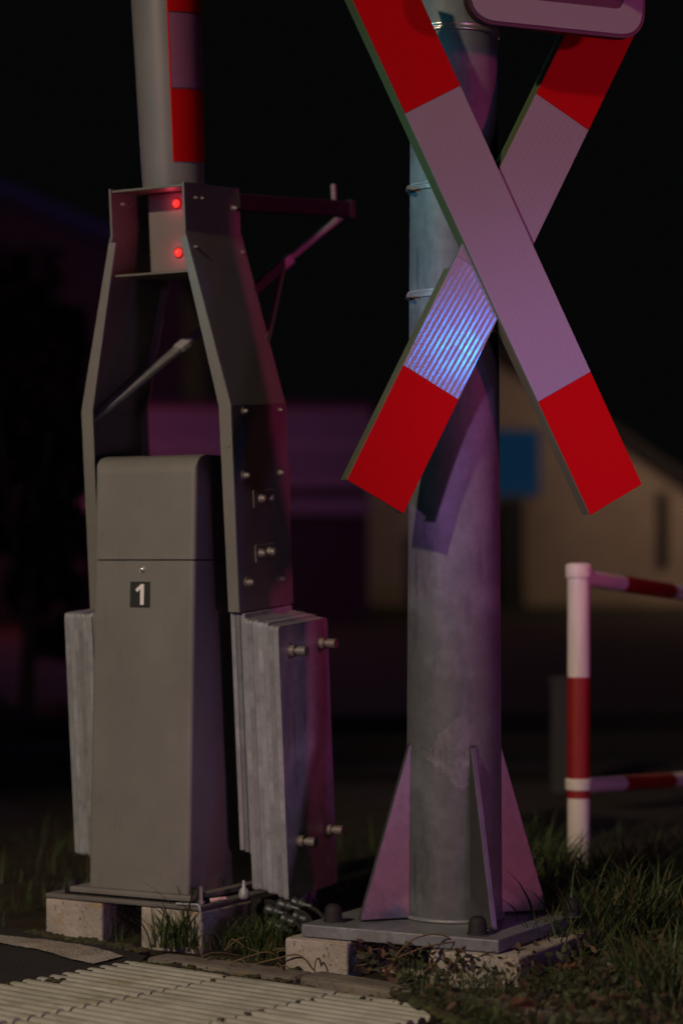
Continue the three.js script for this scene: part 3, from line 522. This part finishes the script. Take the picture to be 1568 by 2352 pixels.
function leafGeo(kind) {
  const s = new THREE.Shape();
  if (kind === 'maple') { const q = [[0, -0.5], [0.18, -0.28], [0.46, -0.3], [0.36, -0.08], [0.55, 0.14], [0.28, 0.16], [0.22, 0.32], [0, 0.58], [-0.22, 0.32], [-0.28, 0.16], [-0.55, 0.14], [-0.36, -0.08], [-0.46, -0.3], [-0.18, -0.28]]; s.moveTo(...q[0]); for (const p of q.slice(1)) s.lineTo(...p); }
  else { s.moveTo(0, -0.5); s.quadraticCurveTo(0.42, -0.1, 0, 0.55); s.quadraticCurveTo(-0.42, -0.1, 0, -0.5); }
  const g = new THREE.ExtrudeGeometry(s, { depth: 0.02, bevelEnabled: false, curveSegments: 5 }).rotateX(-Math.PI / 2), p = g.attributes.position;
  for (let i = 0; i < p.count; i++) p.setY(i, p.getY(i) + 0.35 * p.getX(i) ** 2 + 0.22 * p.getZ(i) ** 2 + 0.1 * Math.sin(p.getX(i) * 7)); g.computeVertexNormals(); return g;
}
{
  const list = [], LC = [[0.07, 0.04, 0.018], [0.05, 0.07, 0.02], [0.10, 0.05, 0.02], [0.035, 0.03, 0.018], [0.06, 0.075, 0.025], [0.04, 0.06, 0.02]];
  for (let i = 0; i < 2300; i++) {
    const a = rnd(), p = a < 0.75 ? ground(rr(840, 1700), 2175 + 230 * rnd(), 0.02) : ground(rr(820, 1200), rr(2160, 2240), 0.02);
    const edge = 2215 + (p.x * F / -p.z) * 0.35; // leaves stay off the paving to the left
    const px = CX + p.x * F / -p.z, py = CY + (EYE - 0.02) * F / -p.z; if (py > 2236 + (px - 820) * 0.46) continue;
    const q = rr(0.009, 0.027); p.y = 0.02 + rr(0, 0.05); list.push({ p, ry: rr(0, 6.283), rx: rr(-0.9, 0.9), rz: rr(-0.9, 0.9), s: q, c: tint(pick(LC), 0.35) });
  }
  for (let i = 0; i < 900; i++) { const p = ground(rr(1020, 1330), rr(2150, 2215), 0); p.y = rr(0.01, 0.10) * (0.6 + 0.4 * rnd()); list.push({ p, ry: rr(0, 6.283), rx: rr(-1.2, 1.2), rz: rr(-1.2, 1.2), s: rr(0.010, 0.028), c: tint(pick(LC), 0.4) }); }
  inst('leaf_litter', leafGeo('oval'), leafMat(0.7), list, 'low ground ivy and rotting brown leaves in front of the mast', 'ground cover');
  const moss = [], mg = new THREE.IcosahedronGeometry(0.5, 1), mp = mg.attributes.position; for (let i = 0; i < mp.count; i++) { const k = 1 + 0.5 * (vn(mp.getX(i) * 0.9 + 3, mp.getY(i) * 0.9 + mp.getZ(i) + 3, 4, 3) - 0.5); mp.setXYZ(i, mp.getX(i) * k, mp.getY(i) * k * 0.6, mp.getZ(i) * k); } mg.computeVertexNormals();
  const MC = [[0.045, 0.04, 0.018], [0.05, 0.055, 0.018], [0.03, 0.026, 0.016], [0.04, 0.05, 0.02]];
  const clump = (p, n, r, s) => { for (let i = 0; i < n; i++) moss.push({ p: p.clone().add(V(rr(-r, r), 0, rr(-r, r) * 0.7)), ry: rr(0, 6), s: [s * rr(0.5, 1.3), s * rr(0.4, 1), s * rr(0.5, 1.3)], c: tint(pick(MC), 0.3) }); };
  for (let j = 0; j < 5; j++) for (let i = 0; i < 6; i++) for (let k = 0; k < 6; k++) { if (rnd() < 0.5) { const u = 0.3005 * i, v = 0.303 * j + 0.0375 * Math.floor(rr(0, 8)) + (rnd() < 0.7 ? 0 : 0.019); clump(gp(u, v + 0.005, -0.002), 2, 0.008, 0.012); } }
  for (let u = 0.02; u < 1.4; u += 0.012) if (fbm(u, 0.3, 14, 2, 5) > 0.4) clump(gp(u, rr(-0.012, 0.012) + 0.02 * fbm(u, 0.7, 8, 2, 9), -0.004), 3, 0.012, 0.016);
  for (const [px, py, n, r, s] of [[410, 2203, 26, 0.03, 0.022], [435, 2211, 22, 0.03, 0.02], [480, 2218, 20, 0.04, 0.022], [120, 2252, 16, 0.022, 0.013], [585, 2242, 7, 0.012, 0.018], [655, 2252, 9, 0.018, 0.018], [770, 2262, 9, 0.015, 0.016], [400, 2217, 8, 0.02, 0.018]]) clump(ground(px, py, 0.0), n, r, s);
  for (let i = 0; i < 160; i++) { const t = rnd(); clump(ground(70 + 260 * t, 2141 + 42 * t + rr(-3, 4), -0.004), 1, 0.01, rr(0.012, 0.03)); }
  for (let i = 0; i < 150; i++) { const t = rnd(); clump(ground(480 + 560 * t, 2205 + 85 * t + rr(-6, 6), -0.004), 1, 0.015, rr(0.012, 0.028)); }
  for (let i = 0; i < 120; i++) { const t = rnd(); clump(gp(rr(0.68, 1.0), rr(0.44, 0.58), -0.002), 1, 0.012, rr(0.010, 0.02)); }
  for (let i = 0; i < 5200; i++) { const j = Math.floor(rr(0, 34)), u = rr(0.005, 1.5), row = Math.floor(j / 8), q = j % 8; if (fbm(u * 1.3 + j * 0.37, j * 0.21, 9, 3, 77) < 0.40) continue; moss.push({ p: gp(u, 0.004 + 0.303 * row + 0.0375 * q + rr(-0.0018, 0.0018), -0.0105), ry: rr(0, 6), s: [rr(0.004, 0.010), rr(0.002, 0.005), rr(0.003, 0.006)], c: tint([0.045, 0.038, 0.020], 0.3) }); }
  for (let i = 0; i < 420; i++) { const t = rnd(); clump(ground(900 + 210 * t, 2262 + 105 * t + rr(-9, 9), 0.006), 1, 0.02, rr(0.012, 0.034)); }
  inst('moss', mg, std([1, 1, 1], 0.95), moss, 'dark moss and soil in the joints of the ribbed paving', 'moss');
  const dry = [[1203, 2306, 0.045, 'maple', [0.15, 0.08, 0.04], 'large pale brown leaf lowest on the ground left of the others', -0.9], [1302, 2222, 0.048, 'maple', [0.11, 0.045, 0.016], 'orange brown fallen leaf in the middle of the ground cover', 0.2], [1420, 2290, 0.042, 'maple', [0.07, 0.032, 0.015], 'dull brown fallen leaf right of the orange leaf, nearest the camera', 0.3], [1120, 2192, 0.032, 'oval', [0.09, 0.035, 0.018], 'small reddish leaf lying just below the black cap nut', 0.5]];
  for (const [px, py, s, k, c, label, rx] of dry) { const m = mesh('fallen_leaf', leafGeo(k), std(c, 0.75)); m.position.copy(ground(px, py, 0.075)); m.scale.setScalar(s); m.rotation.set(rx, rr(0, 6), rr(-0.4, 0.4)); tag(m, label, 'leaf'); }
  // dry stalks lying over the edging
  const st = []; const twig = (pts) => st.push(new THREE.TubeGeometry(new THREE.CatmullRomCurve3(pts), 16, 0.0018, 5));
  for (let i = 0; i < 26; i++) { const a = ground(rr(430, 900), rr(2180, 2235), -0.004), l = rr(0.05, 0.16), d = V(rr(-0.4, 1), 0, rr(-0.2, 0.7)).normalize(); twig([a, a.clone().addScaledVector(d, l * 0.4).add(V(0, rr(0.01, 0.03), 0)), a.clone().addScaledVector(d, l * 0.8).add(V(0, rr(0, 0.03), 0)), a.clone().addScaledVector(d, l)]); }
  { const a = ground(900, 2205, 0.05), b = ground(1075, 2180, 0.06); twig([a, a.clone().lerp(b, 0.25).add(V(0, 0.035, 0)), a.clone().lerp(b, 0.6).add(V(0, 0.04, 0)), b]); twig([a, a.clone().lerp(b, 0.4).add(V(0, 0.02, 0.02)), b.clone().add(V(0, 0.02, 0))]); }
  const tw = mesh('dry_stalks', st, std([0.12, 0.085, 0.045], 0.85)); tw.userData.kind = 'stuff'; tag(tw, 'dry grass stalks lying across the edging by the footings', 'stalks');
}

// ------------------------------------------------------------------ far background
const wallTex = tex(256, (u, v) => 0.8 + 0.2 * fbm(u, v, 6, 4, 201), true, 0.2, 0.2);
{ // house on the right
  const D = 48, k = D / F, w = (px) => (px - CX) * k, y = (py) => EYE - (py - CY) * k;
  const t = thing('gabled_house', 'pale rendered house with steep gable and blue lit window behind the mast', 'house', [0, 0, -D]);
  const wm = std([0.55, 0.46, 0.38], 0.9, { map: wallTex });
  const y0 = y(1365), xl = w(720), xr = w(1660), xm = w(1085), top = y(770), ye = y(1150);
  const s = [[xl, -0.6], [xr, -0.6], [xr, y(1185)], [xm, top], [xl, y(1090)]];
  mesh('wall', boxUV(poly(s, 8).translate(0, 0, -8)), wm, t);
  mesh('roof', [bar(V(xm - 0.1, top + 0.1, -4), V(xr + 0.5, y(1215) + 0.1, -4), 8.6, 0.2, V(0, 1, 0)), bar(V(xm + 0.1, top + 0.1, -4), V(xl - 0.4, y(1120), -4), 8.6, 0.2, V(0, 1, 0))], std([0.05, 0.045, 0.045], 0.8), t);
  const win = mesh('window', boxUV(bx(w(1242) - w(1060), y(985) - y(1142), 0.1, w(1151), y(1063), 0.02)), std([0.2, 0.2, 0.2], 0.5), t);
  const pane = mesh('pane', bx(w(1236) - w(1066), y(990) - y(1137), 0.02, w(1151), y(1063), 0.09), new THREE.MeshStandardMaterial({ color: 0x020304, roughness: 0.3, emissive: new THREE.Color().setRGB(0.0006, 0.014, 0.034) }), win);
  pane.userData.label = 'window pane lit blue from inside';
  mesh('drainpipe', rod(V(w(1522), y(1300), 0.08), V(w(1522), y(1130), 0.08), 0.11), std([0.03, 0.03, 0.03], 0.6), t);
  mesh('lean_to', boxUV(bx(w(1195) - w(1140), y(1150) - (-0.6), 1.2, w(1165), (y(1150) - 0.6) / 2, 0.7)), std([0.03, 0.035, 0.04], 0.8), t);
}
{ // low boarded shed behind the barrier
  const D = 34, k = D / F, w = (px) => (px - CX) * k, y = (py) => EYE - (py - CY) * k;
  const t = thing('boarded_shed', 'long low shed of wide horizontal boards behind the barrier machine', 'shed', [0, 0, -D]);
  const mt = [std([0.34, 0.32, 0.36], 0.8), std([0.28, 0.27, 0.31], 0.8)];
  const rows = [[932, 958], [961, 1000], [1003, 1042], [1045, 1084], [1087, 1120], [1142, 1182]];
  rows.forEach(([a, b], i) => mesh('board', boxUV(bx(w(850) - w(180), y(a) - y(b), 0.06, (w(850) + w(180)) / 2, (y(a) + y(b)) / 2, rr(0, 0.02))), mt[i % 2], t));
  mesh('back_wall', boxUV(bx(w(846) - w(184), y(935) + 0.5, 2.4, (w(846) + w(184)) / 2, (y(935) - 0.5) / 2, -1.26)), std([0.05, 0.05, 0.055], 0.9), t);
  mesh('roof', boxUV(bx(w(858) - w(172), 0.08, 2.8, (w(850) + w(180)) / 2, y(925), -1.2)), std([0.04, 0.04, 0.05], 0.8), t);
}
{ // house roof far on the left
  const D = 40, k = D / F, w = (px) => (px - CX) * k, y = (py) => EYE - (py - CY) * k;
  const t = thing('blue_roofed_house', 'dark house with bluish roof slope at the far left behind the bushes', 'house', [0, 0, -D]);
  mesh('wall', boxUV(poly([[w(-500), -0.5], [w(420), -0.5], [w(420), y(640)], [w(-60), y(430)], [w(-500), y(640)]], 7).translate(0, 0, -7)), std([0.10, 0.09, 0.09], 0.9), t);
  mesh('roof', bar(V(w(-80), y(405), -3.2), V(w(470), y(640), -3.2), 8, 0.3), std([0.06, 0.10, 0.18], 0.7), t);
}
// bushes on the left
{
  const lg = leafGeo('oval');
  const bush = (px, py0, py1, d, wpx, n, cols, label) => {
    const base = at(px, CY, d); base.y = 0; const h = EYE - (py0 - CY) * d / F, w = wpx * d / F;
    const t = thing('bush', label, 'bush', [base.x, 0, base.z], 0, undefined);
    mesh('trunk', [rod(V(0, -0.05, 0), V(0.05, h * 0.55, 0.02), 0.05, 0.02, 10), rod(V(0, h * 0.2, 0), V(-w * 0.25, h * 0.7, 0.1), 0.03, 0.012, 8), rod(V(0, h * 0.25, 0), V(w * 0.25, h * 0.75, -0.1), 0.03, 0.012, 8)], std([0.06, 0.045, 0.03], 0.9), t);
    const m = new THREE.InstancedMesh(lg, leafMat(0.6), n), o = new THREE.Object3D(), cl = [];
    for (let i = 0; i < 26; i++) cl.push([rr(-0.5, 0.5) * w, h * rr(0.15, 0.95), rr(-0.4, 0.4) * w, rr(0.16, 0.34)]);
    for (let i = 0; i < n; i++) { const c = pick(cl), r = c[3] * Math.min(w, h) * 0.8, v = V(rr(-1, 1), rr(-1, 1), rr(-1, 1)).normalize().multiplyScalar(r * Math.cbrt(rnd())); o.position.set(c[0] + v.x, Math.max(0.03, c[1] + v.y), c[2] + v.z); o.rotation.set(rr(-2, 2), rr(0, 6), rr(-2, 2)); o.scale.setScalar(rr(0.05, 0.10)); o.updateMatrix(); m.setMatrixAt(i, o.matrix); m.setColorAt(i, new THREE.Color().setRGB(...tint(pick(cols), 0.35))); }
    m.name = 'crown'; m.userData.kind = 'stuff'; m.castShadow = true; t.add(m);
  };
  const br = [[0.035, 0.012, 0.008], [0.028, 0.012, 0.008], [0.02, 0.014, 0.008]];
  bush(60, 620, 1400, 13, 260, 5200, br, 'tall dark brown leaved bush at the left edge, nearest of three');
  bush(190, 980, 1500, 15, 220, 3600, br, 'lower dark bush close behind the left counterweight');
  bush(-40, 520, 1500, 17, 300, 4200, br, 'tallest dark bush at the extreme left, farthest back');
}
{ // railway rails across the background
  const t = thing('rail_track', 'faint steel rails of the railway track crossing the dark background', 'track', [0, 0, 0]);
  const rm = phys([0.02, 0.018, 0.017], 0.8, { specularIntensity: 0.3 });
  for (const [z0, z1] of [[-9.9, -11.4], [-11.3, -12.8]]) mesh('rail', boxUV(bar(V(-5, 0.05, z0), V(6, 0.05, z1), 0.06, 0.10)), rm, t);
  mesh('ballast', (() => { const g = boxUV(bx(13, 0.06, 3.4, 0.5, -0.02, 0)); g.rotateY(0.135).translate(0, 0, -11.35); return g; })(), std([0.012, 0.011, 0.010], 0.95, { map: tAsph, bumpMap: rep(tAsphB, 0.4), bumpScale: 0.03 }), t);
  const p = at(1300, 1650, 9.2); const c = thing('marker_stone', 'faint grey post standing in the dark behind the railing', 'post', [p.x, 0, p.z]);
  mesh('shaft', boxUV(new RoundedBoxGeometry(0.12, 0.5, 0.10, 3, 0.012).translate(0, 0.16, 0)), M.markerDark, c); mesh('cap', boxUV(new RoundedBoxGeometry(0.13, 0.03, 0.11, 3, 0.012).translate(0, 0.415, 0)), M.markerDark, c);
}

// ------------------------------------------------------------------ lamps (outside the frame)
function lampPost(name, label, L, kind) {
  const [x, y, z] = L.at, t = thing(name, label, 'lamp', [x, 0, z]);
  const side = x < 0 ? -1 : 1;
  mesh('pole', rod(V(0.5 * side, -0.05, 0.3), V(0.5 * side, y + 0.2, 0.3), 0.06, 0.045), M.zinc, t);
  mesh('arm', rod(V(0.5 * side, y + 0.15, 0.3), V(0.02 * side, y + 0.22, 0.02), 0.025), M.zinc, t);
  mesh('housing', lathe([[0, 0.2], [0.05, 0.2], [0.08, 0.17], [0.2, 0.1], [0.2, 0.09], [0, 0.12]], 32).translate(0, y + 0.04, 0), M.paintDark, t);
  const r = L.size * 0.02, A = Math.PI * r * r, c = L.color.map((q) => q * (L.bulb ?? Math.min(14, 0.25 * L.power / A)));
  mesh('glowing_bulb', new THREE.SphereGeometry(r * 1.04, 24, 16).translate(0, y, 0), glow(c), t);
  const col = new THREE.Color().setRGB(...L.color);
  let l;
  if (L.cone) { l = new THREE.SpotLight(col, L.power, 0, L.cone * R, 0.55, 2); l.target.position.set(...L.aim); scene.add(l.target); l.position.set(x, y, z); }
  else { l = new THREE.PointLight(col, L.power, 0, 2); l.position.set(x, y, z); }
  if (l.isSpotLight) l.penumbra = L.soft ?? 1; l.castShadow = true; l.shadow.radius = L.size; scene.add(l);
}
lampPost('street_lamp', 'warm street lamp on a pole left behind the viewer', LAMPS.street);
lampPost('teal_lamp', 'teal glowing lamp on a pole far left of the barrier machine', LAMPS.teal);
lampPost('added_violet_lamp', 'added violet lamp for the warning cross, on a pole left behind the viewer', LAMPS.violet);
lampPost('added_violet_lamp', 'added lower violet lamp for the right counterweight, right of the viewer', LAMPS.weightFill);
lampPost('red_glow', 'red glowing lamp on a tall pole far right of the mast', LAMPS.red);
lampPost('red_glow', 'added low red lamp for the mast fins, right of the viewer', LAMPS.finFill);
lampPost('blue_lamp', 'blue glowing lamp on a pole right of the mast', LAMPS.blue);
// far street lamp by the house; violet and red lamps added for the shed
lampPost('street_lamp', 'warm street lamp beside the gabled house, beyond the right edge', { at: [8.4, 4.2, -43], color: [1, 0.66, 0.42], power: 20, size: 6 });
lampPost('added_violet_lamp', 'added violet lamp that lights the front of the boarded shed', { at: [-4.6, 5.6, -27], color: [0.75, 0.35, 1], power: 13, size: 6 });  // added to give the boards their purple light

lampPost('red_glow', 'added red lamp that reddens the left of the boarded shed', { at: [-5.3, 2.4, -30.5], color: [1, 0.06, 0.05], power: 5, size: 6 });  // added to redden the left end of the boards
scene.traverse((o) => { if (o.isMesh) { o.castShadow = true; o.receiveShadow = true; } });
renderer.render(scene, camera);
